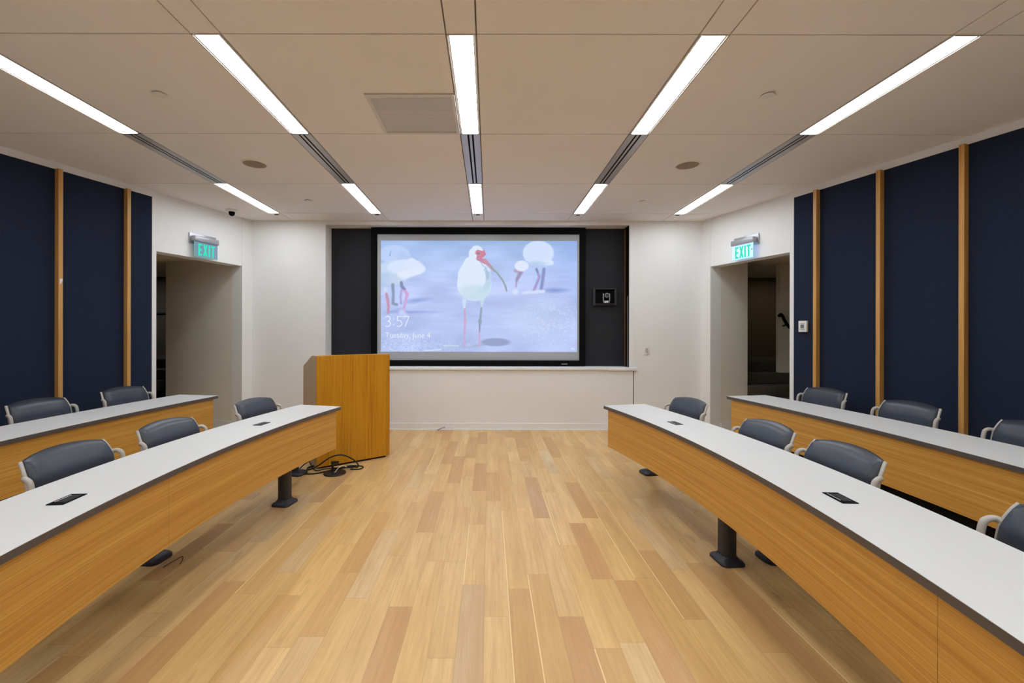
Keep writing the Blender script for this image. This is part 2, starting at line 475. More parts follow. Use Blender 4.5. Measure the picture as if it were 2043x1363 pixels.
# ------------------------------------------------------------------ side walls
def side_wall(side):
    sm = smax(side) + 0.05
    bm = B()
    def seg(s0, s1, z0, z1, n0, n1, mi):
        prism(bm, [WP(side, s0, n0), WP(side, s1, n0), WP(side, s1, n1), WP(side, s0, n1)], z0, z1, mi)
    seg(-0.06, DOOR0, 0, CEIL + 0.03, -0.009, TH, 0)
    seg(DOOR0, DOOR1, HEAD, CEIL + 0.03, 0, TH, 0)
    seg(DOOR1, CAS, 0, CEIL + 0.03, 0, TH, 0)
    seg(CAS, sm, 0, NAVTOP, 0.004, TH, 1)
    seg(CAS, sm, NAVTOP, CEIL + 0.03, 0.0, TH, 0)
    return struct('wall_left' if side == 'L' else 'wall_right', bm, [M['wall'], M['navy']])
side_wall('L'); side_wall('R')
tn = 0
for side in 'LR':
    s = 1.686
    while s < smax(side) - 0.1:
        tn += 1
        x, y = WP(side, s - 0.018)
        bm = B(); box(bm, -0.018, 0.018, -0.054, 0.003, 0.0, NAVTOP, bev=0.0015, seg=1)
        struct('trim_%d' % tn, bm, M['batten'], loc=(x, y, 0), rotz=wrot(side))
        s += 0.600
x, y = WP('L', 2.262)
bm = B()
vs = [bm.verts.new((a, 0, b)) for a, b in ((0.0, 0.0), (0.020, 0.0), (0.020, 0.058), (0.006, 0.036), (0.0, 0.016))]
bm.faces.new(vs)
r = bmesh.ops.extrude_face_region(bm, geom=bm.faces[:]); bmesh.ops.translate(bm, vec=(0, 0.0006, 0), verts=[v for v in r['geom'] if isinstance(v, bmesh.types.BMVert)])
bmesh.ops.transform(bm, matrix=Matrix.Rotation(math.pi, 4, 'Y'), verts=bm.verts)
px_, py_ = WP('L', 2.255, -0.0546)
tag(obj('paper_scrap', bm, M['paper'], loc=(px_, py_, 1.925), rotz=wrot('L')), 'small torn scrap of white paper stuck on the wooden batten of the left wall', 'paper')

# back wall, baseboards
bm = B(); box(bm, -6.9, 6.9, YB - 0.12, YB, 0, CEIL + 0.03); struct('wall_back', bm, M['wall'])

# front wall with the screen opening
OX0, OX1, OZ0, OZ1, YR = -2.374, 2.045, 0.905, 2.982, 6.580
bm = B()
XL, XR = PL[0] - 0.05, PR[0] + 0.05
box(bm, XL, OX0 - 0.0, YF, YF + 0.30, 0, CEIL + 0.03)
box(bm, OX1, XR, YF, YF + 0.30, 0, CEIL + 0.03)
box(bm, OX0, OX1, YF, YF + 0.30, 0, OZ0)
box(bm, OX0, OX1, YF, YF + 0.30, OZ1, CEIL + 0.03)
box(bm, 1.742, 2.100, YF - 0.010, YF, 0.10, 0.862)        # shallow cover panel under the sill
box(bm, 2.100, 2.113, YF - 0.0012, YF, 0.0, 0.862, mi=1)  # dark joint beside it
struct('wall_front', bm, [M['wall'], M['black']])
bm = B()
box(bm, OX0 - 0.073, OX0, YF - 0.008, YF, OZ0, CEIL)
box(bm, OX1, OX1 + 0.070, YF - 0.008, YF, OZ0, CEIL)
box(bm, OX0, OX1, YF - 0.008, YF, OZ1, CEIL)
struct('trim_30', bm, M['trim'])
bm = B(); box(bm, -2.47, 1.742, YF - 0.028, YR - 0.002, 0.870, 0.912, bev=0.003)
box(bm, 1.742, 2.150, YF - 0.040, YR - 0.002, 0.866, 0.911, bev=0.003)
struct('trim_31', bm, M['trim'], smooth=30)
bm = B(); box(bm, OX0, OX1, YR, YR + 0.015, 0.91, OZ1)
box(bm, OX1 - 0.004, OX1, YF + 0.012, YR, 0.912, OZ1, mi=1)
struct('trim_32', bm, [M['blackpanel'], M['black']])
bm = B(); box(bm, OX1 - 0.018, OX1 - 0.004, YR - 0.075, YR - 0.050, 0.912, OZ1 - 0.02)
struct('trim_33', bm, M['oakstrip'])
bm = B(); box(bm, OX1 - 0.010, OX1 - 0.004, YF + 0.05, YF + 0.064, 0.912, 1.95)
struct('trim_34', bm, M['silver'])
# baseboards: front wall both sides and centre, with a thin white shoe strip
def base(name, pts, h=0.095, t=0.012):
    bm = B(); (x0, y0), (x1, y1) = pts
    d = Vector((x1 - x0, y1 - y0, 0)).normalized(); n = Vector((d.y, -d.x, 0))
    P = [(x0, y0), (x1, y1), (x1 + n.x * t, y1 + n.y * t), (x0 + n.x * t, y0 + n.y * t)]
    prism(bm, P, 0.0, h)
    t2 = t + 0.010
    prism(bm, [(x0, y0), (x1, y1), (x1 + n.x * t2, y1 + n.y * t2), (x0 + n.x * t2, y0 + n.y * t2)], 0.0, 0.012, 1)
    return struct(name, bm, [M['wall'], M['trim']])
base('baseboard_front', ((XL + 0.06, YF), (2.10, YF)))
base('baseboard_front_right', ((2.113, YF), (XR - 0.06, YF)))
base('baseboard_left', (WP('L', DOOR0), WP('L', 0.01)))
base('baseboard_right', (WP('R', 0.01), WP('R', DOOR0)))

# ------------------------------------------------------------------ halls behind the doorways
HC = 2.48
def seg_wall(bm, a, b, t, z0=0, z1=HC, mi=0):
    """thick wall between plan points, thickness to the left of a->b"""
    d = Vector((b[0] - a[0], b[1] - a[1])).normalized(); n = Vector((-d.y, d.x)) * t
    prism(bm, [a, b, (b[0] + n.x, b[1] + n.y), (a[0] + n.x, a[1] + n.y)], z0, z1, mi)
# right hall
jr = WP('R', DOOR0, TH); er = (3.796, 6.395)
bm = B(); seg_wall(bm, WP('R', DOOR0 - 0.004, TH - 0.02), er, 0.12)
struct('wall_hall_right', bm, M['hall'])
base('baseboard_hall_right', (WP('R', DOOR0, TH + 0.002), er), h=0.14)
bm = B(); seg_wall(bm, (er[0], er[1] + 0.12), (er[0], 8.42), 0.1)
seg_wall(bm, (er[0] - 0.1, 8.42), (6.6, 8.42), 0.1)
seg_wall(bm, (6.6, 8.42), (6.6, 4.3), 0.1)
seg_wall(bm, (6.6, 4.3), WP('R', 2.6, TH), 0.1)
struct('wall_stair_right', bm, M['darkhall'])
bm = B(); box(bm, 4.52, 6.6, 6.76, 6.86, 0, HC)
struct('wall_stair_rail_right', bm, M['hall'])
bm = B()
for k in range(1, 7):
    y0 = 6.36 + (k - 4) * 0.33
    box(bm, er[0] if y0 > 6.3 else 4.0, 6.6, y0, (8.42 if k == 6 else y0 + 0.335), 0.16 * (k - 1), 0.16 * k, bev=0.012)
struct('stairs_right', bm, M['carpet'], smooth=30)
bm = B(); prism(bm, [WP('R', -0.05, 0.10), WP('R', 2.6, 0.10), (6.7, 4.3), (6.7, 8.5), (3.3, 8.5)], HC, HC + 0.05)
o = struct('ceiling_hall_right', bm, M['hall'])
# left hall
el = (-4.924, 6.651)
bm = B(); seg_wall(bm, el, WP('L', DOOR0 - 0.004, TH - 0.02), 0.12)
struct('wall_hall_left', bm, M['hall'])
base('baseboard_hall_left', (el, WP('L', DOOR0, TH + 0.002)), h=0.14)
bm = B(); seg_wall(bm, (el[0] + 0.1, 8.42), (el[0] + 0.1, el[1] + 0.09), 0.1)
seg_wall(bm, (-7.1, 8.42), (el[0] + 0.1, 8.42), 0.1)
seg_wall(bm, (-7.1, 4.3), (-7.1, 8.42), 0.1)
seg_wall(bm, WP('L', 2.6, TH), (-7.1, 4.3), 0.1)
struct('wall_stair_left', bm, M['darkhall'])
bm = B()
for k in range(1, 7):
    y0 = 6.75 + (k - 4) * 0.33
    box(bm, -7.1, -5.2 if y0 < 6.8 else el[0] + 0.0, y0, (8.42 if k == 6 else y0 + 0.335), 0.16 * (k - 1), 0.16 * k, bev=0.012)
struct('stairs_left', bm, M['carpet'], smooth=30)
bm = B(); prism(bm, [WP('L', -0.05, 0.10), WP('L', 2.6, 0.10), (-7.2, 4.3), (-7.2, 8.5), (-3.7, 8.5)], HC, HC + 0.05)
struct('ceiling_hall_left', bm, M['hall'])
# the halls' ceilings must not show above the door heads: they sit behind the header (z 2.48 < ceiling)
# added weak fill lights that brighten the stairwells from out of sight
for nm, loc, pw, col in (('stair_fill_right', (5.3, 7.7, 2.44), 2.2, (1, 0.86, 0.68)), ('stair_fill_left', (-6.2, 7.5, 2.44), 5.0, (0.85, 0.92, 1))):
    ld = bpy.data.lights.new(nm, 'AREA'); ld.energy = pw; ld.size = 0.4; ld.color = col
    lo = bpy.data.objects.new(nm, ld); COL.objects.link(lo); lo.location = loc
# handrails
t = thing('handrail', 'dark sloping handrail on the stair wall seen through the right doorway', 'handrail', (4.50, 6.70, 0), 0, 'stair handrails')
bm = B(); tube(bm, spline([(-0.055, -0.02, 1.67), (-0.03, -0.02, 1.70), (0.0, -0.02, 1.675), (0.11, -0.02, 1.50), (0.60, -0.02, 0.98)], 6), 0.022, 10)
obj('rail', bm, M['black'], t, 60)
for xx, zz in ((0.06, 1.56), (0.50, 1.08)):
    bm = B(); tube(bm, [(xx, -0.02, zz), (xx, 0.02, zz - 0.03), (xx, 0.06, zz - 0.03)], 0.010, 8)
    obj('bracket', bm, M['black'], t, 60)
t = thing('handrail', 'dark level handrail in the gloom of the left doorway', 'handrail', (-5.8, 7.62, 0), 0, 'stair handrails')
bm = B(); tube(bm, [(-0.5, 0, 1.73), (0.3, 0, 1.73)], 0.024, 10); obj('rail', bm, M['black'], t, 60)
for xx in (-0.4, 0.2):
    bm = B(); tube(bm, [(xx, 0, 0.97), (xx, 0, 1.73)], 0.014, 8)
    obj('post', bm, M['black'], t, 60)

# ------------------------------------------------------------------ wall fittings
def text_mesh(bm_target, txt, size, mat4, mi=0, offset=0.0, extrude=0.0, sx=1.0, align='LEFT'):
    cu = bpy.data.curves.new('lettering', 'FONT'); cu.body = txt; cu.size = size; cu.offset = offset
    cu.extrude = extrude; cu.align_x = align; cu.resolution_u = 6
    ob = bpy.data.objects.new('lettering', cu); COL.objects.link(ob)
    bpy.context.view_layer.update()
    me = bpy.data.meshes.new_from_object(ob.evaluated_get(bpy.context.evaluated_depsgraph_get()))
    bpy.data.objects.remove(ob); bpy.data.curves.remove(cu)
    tmp = bmesh.new(); tmp.from_mesh(me); bpy.data.meshes.remove(me)
    vm = {}
    Mx = mat4 @ Matrix.Diagonal((sx, 1, 1, 1))
    for v in tmp.verts: vm[v.index] = bm_target.verts.new(Mx @ v.co)
    for f in tmp.faces:
        try: g = bm_target.faces.new([vm[v.index] for v in f.verts]); g.material_index = mi
        except ValueError: pass
    tmp.free()
UP = Matrix.Rotation(math.pi / 2, 4, 'X')        # text plane xy -> xz, facing -y

def poly_prism(bm, pts, y0, y1, mi=0):
    a = [bm.verts.new((x, y0, z)) for x, z in pts]; b = [bm.verts.new((x, y1, z)) for x, z in pts]; n = len(pts)
    fs = [bm.faces.new(a), bm.faces.new(b[::-1])] + [bm.faces.new((a[i], b[i], b[(i + 1) % n], a[(i + 1) % n])) for i in range(n)]
    for f in fs: f.material_index = mi

def exit_sign(side, s, label):
    x, y = WP(side, s)
    t = thing('exit_sign', label, 'exit sign', (x, y, 2.515), wrot(side), 'exit signs')
    bm = B(); box(bm, -0.185, 0.185, -0.018, 0.0, 0.015, 0.150, bev=0.005); obj('backplate', bm, M['silver'], t, 30)
    bm = B(); box(bm, -0.172, 0.172, -0.092, -0.018, 0.040, 0.108, bev=0.012, seg=3); obj('lamp_housing', bm, M['silver'], t, 30)
    bm = B(); box(bm, -0.158, 0.158, -0.072, -0.064, -0.148, 0.040); obj('acrylic_panel', bm, M['acrylicL' if side == 'L' else 'acrylicR'], t)
    ex = -0.160 if side == 'L' else 0.158
    bm = B(); box(bm, ex, ex + 0.002, -0.072, -0.064, -0.148, 0.040)
    box(bm, -0.158, 0.158, -0.072, -0.064, -0.151, -0.148); obj('glowing_edge', bm, M['greenedge'], t)
    bm = B(); h = 0.150; z0 = -0.132; st = 0.022; y0, y1 = -0.0735, -0.0722
    X = -0.112
    for (a, b, c, d) in ((0, st, 0, h), (st, 0.052, 0, st), (st, 0.048, h / 2 - st / 2, h / 2 + st / 2), (st, 0.052, h - st, h)):
        box(bm, X + a, X + b, y0, y1, z0 + c, z0 + d)
    X = -0.047
    poly_prism(bm, [(X, z0), (X + st, z0), (X + 0.062, z0 + h), (X + 0.062 - st, z0 + h)], y0, y1)
    poly_prism(bm, [(X + 0.062 - st, z0), (X + 0.062, z0), (X + st, z0 + h), (X, z0 + h)], y0 - 0.0002, y1)
    X = 0.028; box(bm, X, X + st, y0, y1, z0, z0 + h)
    X = 0.063; box(bm, X + 0.018, X + 0.018 + st, y0, y1, z0, z0 + h - st); box(bm, X, X + 0.058, y0, y1, z0 + h - st, z0 + h)
    obj('letters', bm, M['green'], t)
    if side == 'R':
        bm = B(); lathe(bm, [(0.009, -0.0), (0.009, 0.002)], 16)
        bmesh.ops.transform(bm, matrix=Matrix.Translation((0.140, -0.0722, -0.045)) @ Matrix.Rotation(math.pi / 2, 4, 'X'), verts=bm.verts)
        obj('test_button', bm, M['display'], t)
exit_sign('L', 0.770, 'green lit EXIT sign above the left doorway')
exit_sign('R', 0.762, 'green lit EXIT sign above the right doorway')

x, y = WP('R', 1.512, 0.004)
t = thing('thermostat', 'white wall thermostat with grey display on the right navy wall beside the doorway', 'thermostat', (x, y, 1.492), wrot('R'))
bm = B(); box(bm, -0.047, 0.047, -0.030, 0.0, -0.063, 0.063, bev=0.006); obj('casing', bm, M['whiteplastic'], t, 30)
bm = B(); box(bm, -0.020, 0.020, -0.0315, -0.0298, -0.020, 0.022); obj('display', bm, M['display'], t)
for zz in (0.030, -0.036):
    bm = B()
    for k in range(4): box(bm, -0.024 + k * 0.013, -0.015 + k * 0.013, -0.0315, -0.0298, zz, zz + 0.006)
    obj('marking', bm, M['display'], t)

t = thing('light_switch', 'white light switch plate on the front wall right of the screen', 'light switch', (2.297, YF, 1.161))
bm = B(); box(bm, -0.042, 0.042, -0.007, 0.0, -0.064, 0.064, bev=0.003); obj('plate', bm, M['whiteplastic'], t, 30)
bm = B(); box(bm, -0.017, 0.017, -0.010, -0.0068, -0.034, 0.034, bev=0.001, seg=1); obj('rocker', bm, M['greyplastic'], t)

# pan-tilt camera in its black wall box
t = thing('conference_camera', 'silver pan-tilt video camera in a black wall box right of the projection screen', 'camera', (1.742, YR, 1.955))
bm = B(); w2, h2 = 0.178, 0.128
box(bm, -w2, -w2 + 0.034, -0.045, 0.0, -h2, h2, bev=0.003, seg=1); box(bm, w2 - 0.034, w2, -0.045, 0.0, -h2, h2, bev=0.003, seg=1)
box(bm, -w2 + 0.034, w2 - 0.034, -0.045, 0.0, h2 - 0.016, h2); box(bm, -w2 + 0.034, w2 - 0.034, -0.045, 0.0, -h2, -h2 + 0.022)
obj('wall_box', bm, M['blackmetal'], t)
bm = B(); box(bm, -w2 + 0.034, w2 - 0.034, -0.006, 0.0, -h2 + 0.022, h2 - 0.016); obj('box_back', bm, M['black'], t)
bm = B(); box(bm, -w2 + 0.05, w2 - 0.04, -0.070, -0.006, -h2 + 0.022, -h2 + 0.027); obj('shelf', bm, M['blackmetal'], t)
bm = B(); lathe(bm, [(0.050, -0.096), (0.050, -0.072), (0.046, -0.066)], 32, c=(0.018, -0.052)); obj('camera_base', bm, M['silver'], t, 40)
bm = B()
for sx in (-1, 1): box(bm, 0.018 + sx * 0.046 - 0.006, 0.018 + sx * 0.046 + 0.006, -0.072, -0.036, -0.068, 0.046, bev=0.004)
box(bm, -0.028, 0.064, -0.072, -0.036, -0.072, -0.060, bev=0.003); obj('yoke', bm, M['silver'], t, 30)
bm = B(); lathe(bm, [(0.036, -0.035), (0.039, 0.0), (0.038, 0.030), (0.033, 0.040), (0.024, 0.043), (0.022, 0.038)], 32)
bmesh.ops.transform(bm, matrix=Matrix.Translation((0.018, -0.052, 0.018)) @ Matrix.Rotation(math.pi / 2, 4, 'X'), verts=bm.verts)
obj('camera_head', bm, M['shell'], t, 40)
bm = B(); lathe(bm, [(0.0325, 0.0400), (0.0325, 0.0440), (0.026, 0.0450), (0.026, 0.0400)], 32, cap=False)
bmesh.ops.transform(bm, matrix=Matrix.Translation((0.018, -0.052, 0.018)) @ Matrix.Rotation(math.pi / 2, 4, 'X'), verts=bm.verts)
obj('lens_ring', bm, M['silver'], t, 40)

# ------------------------------------------------------------------ projection screen
SY = 6.520
t = thing('projection_screen', 'wide black-framed projection screen showing white wading birds, recessed in the front wall', 'projection screen', (-0.157, SY, 0.92))
def SX(px): return (px - 975.0) / FOC * SY + 0.157        # local x
def SZ(py): return CAM_H - (py - 663.0) / FOC * SY - 0.92  # local z
fx0, fx1, fz0, fz1 = -1.597, 1.597, 0.0, 2.058
sx0, sx1, sz0, sz1 = -1.509, 1.510, 0.081, 1.964
bm = B()
box(bm, fx0, sx0, -0.03, 0.045, fz0, fz1, bev=0.004, seg=1); box(bm, sx1, fx1, -0.03, 0.045, fz0, fz1, bev=0.004, seg=1)
box(bm, sx0, sx1, -0.03, 0.045, fz0, sz0); box(bm, sx0, sx1, -0.03, 0.045, sz1, fz1)
obj('frame', bm, M['black'], t)
bm = B(); box(bm, sx0, sx1, 0.0, 0.01, sz0, sz1); surf = obj('screen_surface', bm, M['screen'], t)
bm = B(); box(bm, 1.24, 1.33, -0.0315, -0.0295, 0.022, 0.034, bev=0.001, seg=1); obj('maker_plate', bm, M['silver'], t)

# the projected picture: a fine grid whose colours were worked out per vertex
def picture():
    Wd, Hd = 1212.0, 686.0
    NX, NZ = 606, 343
    X, Yp = np.meshgrid(np.linspace(0, Wd, NX) + 371, np.linspace(0, Hd, NZ) + 157)
    rng = np.random.RandomState(3)
    def smoothnoise(nx, ny, seed):
        r = np.random.RandomState(seed).rand(ny + 2, nx + 2)
        u = (X - 371) / Wd * nx; v = (Yp - 157) / Hd * ny
        i = np.clip(u.astype(int), 0, nx); j = np.clip(v.astype(int), 0, ny); fu = u - i; fv = v - j
        fu = fu * fu * (3 - 2 * fu); fv = fv * fv * (3 - 2 * fv)
        return (r[j, i] * (1 - fu) + r[j, i + 1] * fu) * (1 - fv) + (r[j + 1, i] * (1 - fu) + r[j + 1, i + 1] * fu) * fv
    def c(r, g, b): return np.array([r, g, b], float)
    img = np.zeros((NZ, NX, 3))
    ty = (Yp - 157) / Hd; tx = (X - 371) / Wd
    top, mid, low = c(168, 196, 240), c(190, 204, 250), c(184, 200, 244)
    a = np.clip(ty / 0.45, 0, 1)[..., None]; b = np.clip((ty - 0.45) / 0.55, 0, 1)[..., None]
    img[:] = top * (1 - a) + mid * a; img = img * (1 - b) + low * b
    rt = np.exp(-((tx - 1.0) / 0.12) ** 2)[..., None] * np.clip(1.1 - ty * 1.2, 0, 1)[..., None]
    img = img * (1 - 0.5 * rt) + c(146, 172, 236) * 0.5 * rt
    img += (smoothnoise(7, 9, 1)[..., None] - 0.5) * 22
    img += (smoothnoise(14, 40, 2)[..., None] - 0.5) * 9
    def over(mask, col, al=1.0):
        nonlocal img
        m = np.clip(mask, 0, 1)[..., None] * al
        img = img * (1 - m) + np.asarray(col, float) * m
    def ell(cx, cy, rx, ry, soft, ang=0.0):
        dx, dy = X - cx, Yp - cy; ca, sa = math.cos(ang), math.sin(ang)
        u, v = (dx * ca + dy * sa) / rx, (-dx * sa + dy * ca) / ry
        d = (np.sqrt(u * u + v * v) - 1) * min(rx, ry)
        return np.clip(0.5 - d / soft, 0, 1)
    def line(pts, soft):
        best = np.full(X.shape, 1e9)
        for (x0, y0, r0), (x1, y1, r1) in zip(pts, pts[1:]):
            dx, dy = x1 - x0, y1 - y0
            tt = np.clip(((X - x0) * dx + (Yp - y0) * dy) / (dx * dx + dy * dy + 1e-9), 0, 1)
            d = np.hypot(X - x0 - tt * dx, Yp - y0 - tt * dy) - (r0 + (r1 - r0) * tt)
            best = np.minimum(best, d)
        return np.clip(0.5 - best / soft, 0, 1)
    # sparkling wet ground
    sp = smoothnoise(150, 120, 5); low_m = np.clip((ty - 0.80) / 0.12, 0, 1) * np.clip(1.1 - tx * 1.6, 0, 1)
    over(np.clip((sp - 0.55) * 2.5, 0, 1) * low_m, c(216, 226, 255), 0.7)
    over(np.clip((0.40 - sp) * 2.5, 0, 1) * low_m, c(150, 168, 204), 0.55)
    rm = ell(1420, 660, 190, 120, 160)
    over(np.clip((smoothnoise(190, 150, 8) - 0.55) * 3, 0, 1) * rm, c(222, 232, 255), 0.8)
    over(ell(1330, 620, 190, 110, 140), c(196, 214, 240), 0.4)
    over(ell(760, 465, 70, 12, 22), c(176, 194, 244), 0.5)
    # shadows on the sand
    over(ell(590, 527, 70, 13, 20, -0.15), c(140, 162, 222), 0.8)
    over(ell(560, 598, 130, 7, 12), c(140, 160, 222), 0.7)
    over(ell(450, 592, 60, 8, 12, -0.3), c(150, 168, 220), 0.6)
    over(ell(1448, 462, 60, 12, 20), c(128, 148, 212), 0.8)
    over(ell(1080, 783, 90, 25, 9, 0.0), c(146, 156, 196), 0.85)
    over(ell(985, 800, 60, 8, 8, -0.2), c(160, 172, 200), 0.5)
    # left birds, out of focus
    over(ell(452, 240, 96, 56, 10), c(190, 212, 250)); over(line([(500, 250, 30), (580, 290, 16)], 16), c(186, 206, 244))
    over(line([(432, 222, 3), (426, 250, 4)], 4), c(150, 174, 228), 0.9)
    over(ell(450, 350, 110, 72, 12), c(198, 218, 246)); over(ell(395, 400, 50, 45, 20), c(180, 204, 236), 0.8)
    over(ell(520, 318, 112, 46, 9, -0.05), c(216, 230, 255)); over(line([(560, 300, 36), (625, 332, 22)], 8), c(220, 232, 255))
    over(line([(500, 372, 26), (610, 344, 20)], 12), c(226, 236, 255))
    over(ell(450, 405, 60, 28, 24), c(196, 214, 240), 0.8)
    over(line([(398, 455, 12), (402, 475, 9)], 8), c(206, 220, 246))
    over(line([(405, 485, 8), (415, 530, 10), (418, 570, 9), (414, 605, 6)], 7), c(194, 154, 182))
    over(line([(444, 430, 10), (448, 490, 8), (445, 545, 9), (470, 552, 8)], 9), c(140, 156, 186))
    over(line([(497, 415, 9), (500, 440, 10), (518, 458, 9)], 6), c(134, 144, 182))
    over(line([(500, 460, 7), (492, 500, 6), (496, 545, 6)], 8), c(172, 158, 212), 0.8)
    over(line([(520, 468, 9), (534, 486, 10), (524, 530, 7), (512, 580, 6), (516, 600, 4)], 7), c(208, 168, 216))
    over(line([(500, 600, 18), (515, 620, 20)], 16), c(198, 210, 250))
    # right birds, out of focus
    over(ell(1343, 232, 96, 76, 8), c(212, 228, 255)); over(line([(1390, 290, 22), (1424, 292, 14)], 8), c(216, 232, 255))
    over(ell(1330, 300, 55, 16, 18), c(184, 208, 238), 0.9)
    over(line([(1200, 340, 10), (1236, 350, 14), (1210, 392, 8), (1206, 440, 5)], 9), c(180, 166, 198))
    over(line([(1236, 350, 10), (1212, 400, 8)], 8), c(150, 146, 182), 0.8)
    over(ell(1240, 312, 43, 33, 7), c(226, 234, 255))
    over(line([(1332, 332, 8), (1340, 352, 7)], 6), c(140, 146, 192))
    over(line([(1344, 366, 8), (1350, 380, 8), (1330, 430, 8), (1316, 462, 8)], 9), c(168, 156, 212))
    over(line([(1378, 332, 10), (1370, 400, 10), (1362, 450, 10)], 9), c(138, 152, 202))
    over(line([(1250, 478, 8), (1375, 468, 10)], 10), c(212, 226, 255)); over(ell(1202, 472, 20, 16, 10), c(212, 228, 255))
    # the middle bird, sharp
    f = 3.098 / 6.193                        # zoomed crop to this crop
    def P(x, y, r=None):
        q = ((900 + x / 6.193 - 640) * 3.098, (480 + y / 6.193 - 430) * 3.098)
        return q + ((r * f,) if r is not None else ())
    def e2(x, y, rx, ry, soft, ang=0): 
        q = P(x, y); return ell(q[0], q[1], rx * f, ry * f, soft, ang)
    white = c(222, 236, 255)
    over(line([P(160, 740, 26), P(160, 840, 14)], 3), c(206, 224, 248)); over(line([P(385, 700, 40), P(378, 810, 10)], 3), c(196, 220, 238))
    over(e2(285, 540, 214, 208, 3), c(206, 226, 246))
    over(line([P(230, 280, 74), P(190, 420, 108), P(200, 560, 126)], 3), white)
    over(e2(400, 480, 96, 170, 5, 0.1), c(190, 214, 236), 0.9)
    over(line([P(395, 290, 14), P(450, 370, 22), P(440, 460, 26)], 5), c(170, 194, 224), 0.8)
    over(e2(300, 460, 128, 150, 6, -0.1), white); over(e2(280, 640, 190, 90, 30), c(200, 224, 240), 0.8)
    over(line([P(290, 160, 74), P(310, 150, 88)], 3), white); over(line([P(300, 200, 84), P(330, 300, 90)], 5), white)
    over(line([P(400, 290, 12), P(470, 370, 16)], 4), white, 0.8)
    over(line([P(330, 150, 34), P(370, 170, 46), P(350, 205, 36)], 3), c(208, 134, 158))
    over(line([P(400, 125, 9), P(415, 170, 14)], 3), c(208, 134, 158))
    over(e2(334, 160, 16, 11, 3), c(124, 130, 170))
    over(line([P(330, 225, 22), P(370, 240, 26), P(420, 270, 24)], 3), c(198, 140, 168))
    over(line([P(410, 245, 24), P(480, 315, 18), P(530, 370, 15)], 3), c(198, 150, 172))
    over(line([P(500, 330, 14), P(570, 400, 13), P(630, 480, 12), P(665, 550, 12), P(685, 625, 8)], 3), c(150, 164, 172))
    over(line([P(510, 330, 4), P(580, 400, 4), P(640, 480, 4), P(672, 550, 4)], 2), c(190, 206, 216), 0.7)
    over(line([P(360, 265, 4), P(400, 320, 5), P(440, 340, 3)], 2), c(150, 160, 190), 0.7)
    over(line([P(165, 850, 13), P(172, 980, 12)], 2.5), c(204, 172, 210)); over(e2(172, 1020, 21, 34, 3), c(207, 178, 218))
    over(line([P(170, 1060, 15), P(164, 1200, 10), P(160, 1320, 15)], 2.5), c(206, 174, 216))
    over(line([P(373, 835, 12), P(358, 985, 14)], 2.5), c(150, 168, 190)); over(e2(356, 1000, 22, 44, 3), c(150, 168, 190))
    over(line([P(352, 1040, 12), P(350, 1140, 9)], 2.5), c(148, 160, 188)); over(line([P(348, 1140, 10), P(346, 1310, 10)], 2.5), c(204, 176, 216))
    over(line([(760, 806, 4), (850, 806, 4)], 5), c(226, 236, 255), 0.9); over(line([(640, 836, 3), (740, 830, 4)], 5), c(222, 232, 255), 0.8)
    over(ell(820, 812, 100, 10, 8), c(166, 188, 216), 0.35)
    over(line([(1548, 820, 1.6), (1554, 826, 1.6), (1560, 820, 1.6), (1566, 826, 1.6)], 2), c(250, 252, 255))
    img = np.clip(img, 0, 255)
    lin = np.where(img / 255 <= 0.04045, img / 255 / 12.92, ((img / 255 + 0.055) / 1.055) ** 2.4)
    x0, x1 = SX(759.8), SX(1151.2); z1, z0 = SZ(480.7), SZ(702.2)
    vx = np.linspace(x0, x1, NX); vz = np.linspace(z1, z0, NZ)
    VX_, VZ_ = np.meshgrid(vx, vz)
    co = np.stack([VX_.ravel(), np.full(NX * NZ, -0.0012), VZ_.ravel()], 1)
    i, j = np.meshgrid(np.arange(NX - 1), np.arange(NZ - 1)); k = (j * NX + i).ravel()
    faces = np.stack([k, k + NX, k + NX + 1, k + 1], 1)
    me = bpy.data.meshes.new('projected_picture')
    me.vertices.add(len(co)); me.vertices.foreach_set('co', co.ravel())
    me.loops.add(faces.size); me.loops.foreach_set('vertex_index', faces.ravel().astype(np.int32))
    me.polygons.add(len(faces)); me.polygons.foreach_set('loop_start', np.arange(0, faces.size, 4, dtype=np.int32))
    me.update(calc_edges=True)
    at = me.color_attributes.new('picture', 'FLOAT_COLOR', 'POINT')
    at.data.foreach_set('color', np.concatenate([lin.reshape(-1, 3), np.ones((NX * NZ, 1))], 1).ravel().astype(np.float32))
    tt = NT('projected_picture'); a = tt.n('ShaderNodeAttribute', attribute_name='picture')
    tt.b.inputs['Base Color'].default_value = (0.02, 0.02, 0.02, 1); tt.b.inputs['Roughness'].default_value = 0.9
    tt.b.inputs['Specular IOR Level'].default_value = 0.0
    tt.l(a.outputs['Color'], tt.b.inputs['Emission Color']); tt.b.inputs['Emission Strength'].default_value = 0.97
    me.materials.append(tt.m)
    o = bpy.data.objects.new('projected_picture', me); COL.objects.link(o); o.parent = t
    return o
pic = picture()
M['caption'] = emit('caption_white', (0.86, 0.93, 1.0, 1), 1.0)
def stroke(bm, pts, r, y=-0.0030):
    """flat stroke in the xz plane"""
    P = [Vector((p[0], p[1])) for p in pts]
    L = []; R = []
    for i, p in enumerate(P):
        d = (P[min(i + 1, len(P) - 1)] - P[max(i - 1, 0)]).normalized(); n = Vector((-d.y, d.x)) * r
        L.append(bm.verts.new((p.x + n.x, y, p.y + n.y))); R.append(bm.verts.new((p.x - n.x, y, p.y - n.y)))
    for i in range(len(P) - 1): bm.faces.new((L[i], L[i + 1], R[i + 1], R[i]))
def arc(cx, cz, rx, rz, a0, a1, n=14):
    return [(cx + rx * math.cos(math.radians(a0 + (a1 - a0) * k / n)), cz + rz * math.sin(math.radians(a0 + (a1 - a0) * k / n))) for k in range(n + 1)]
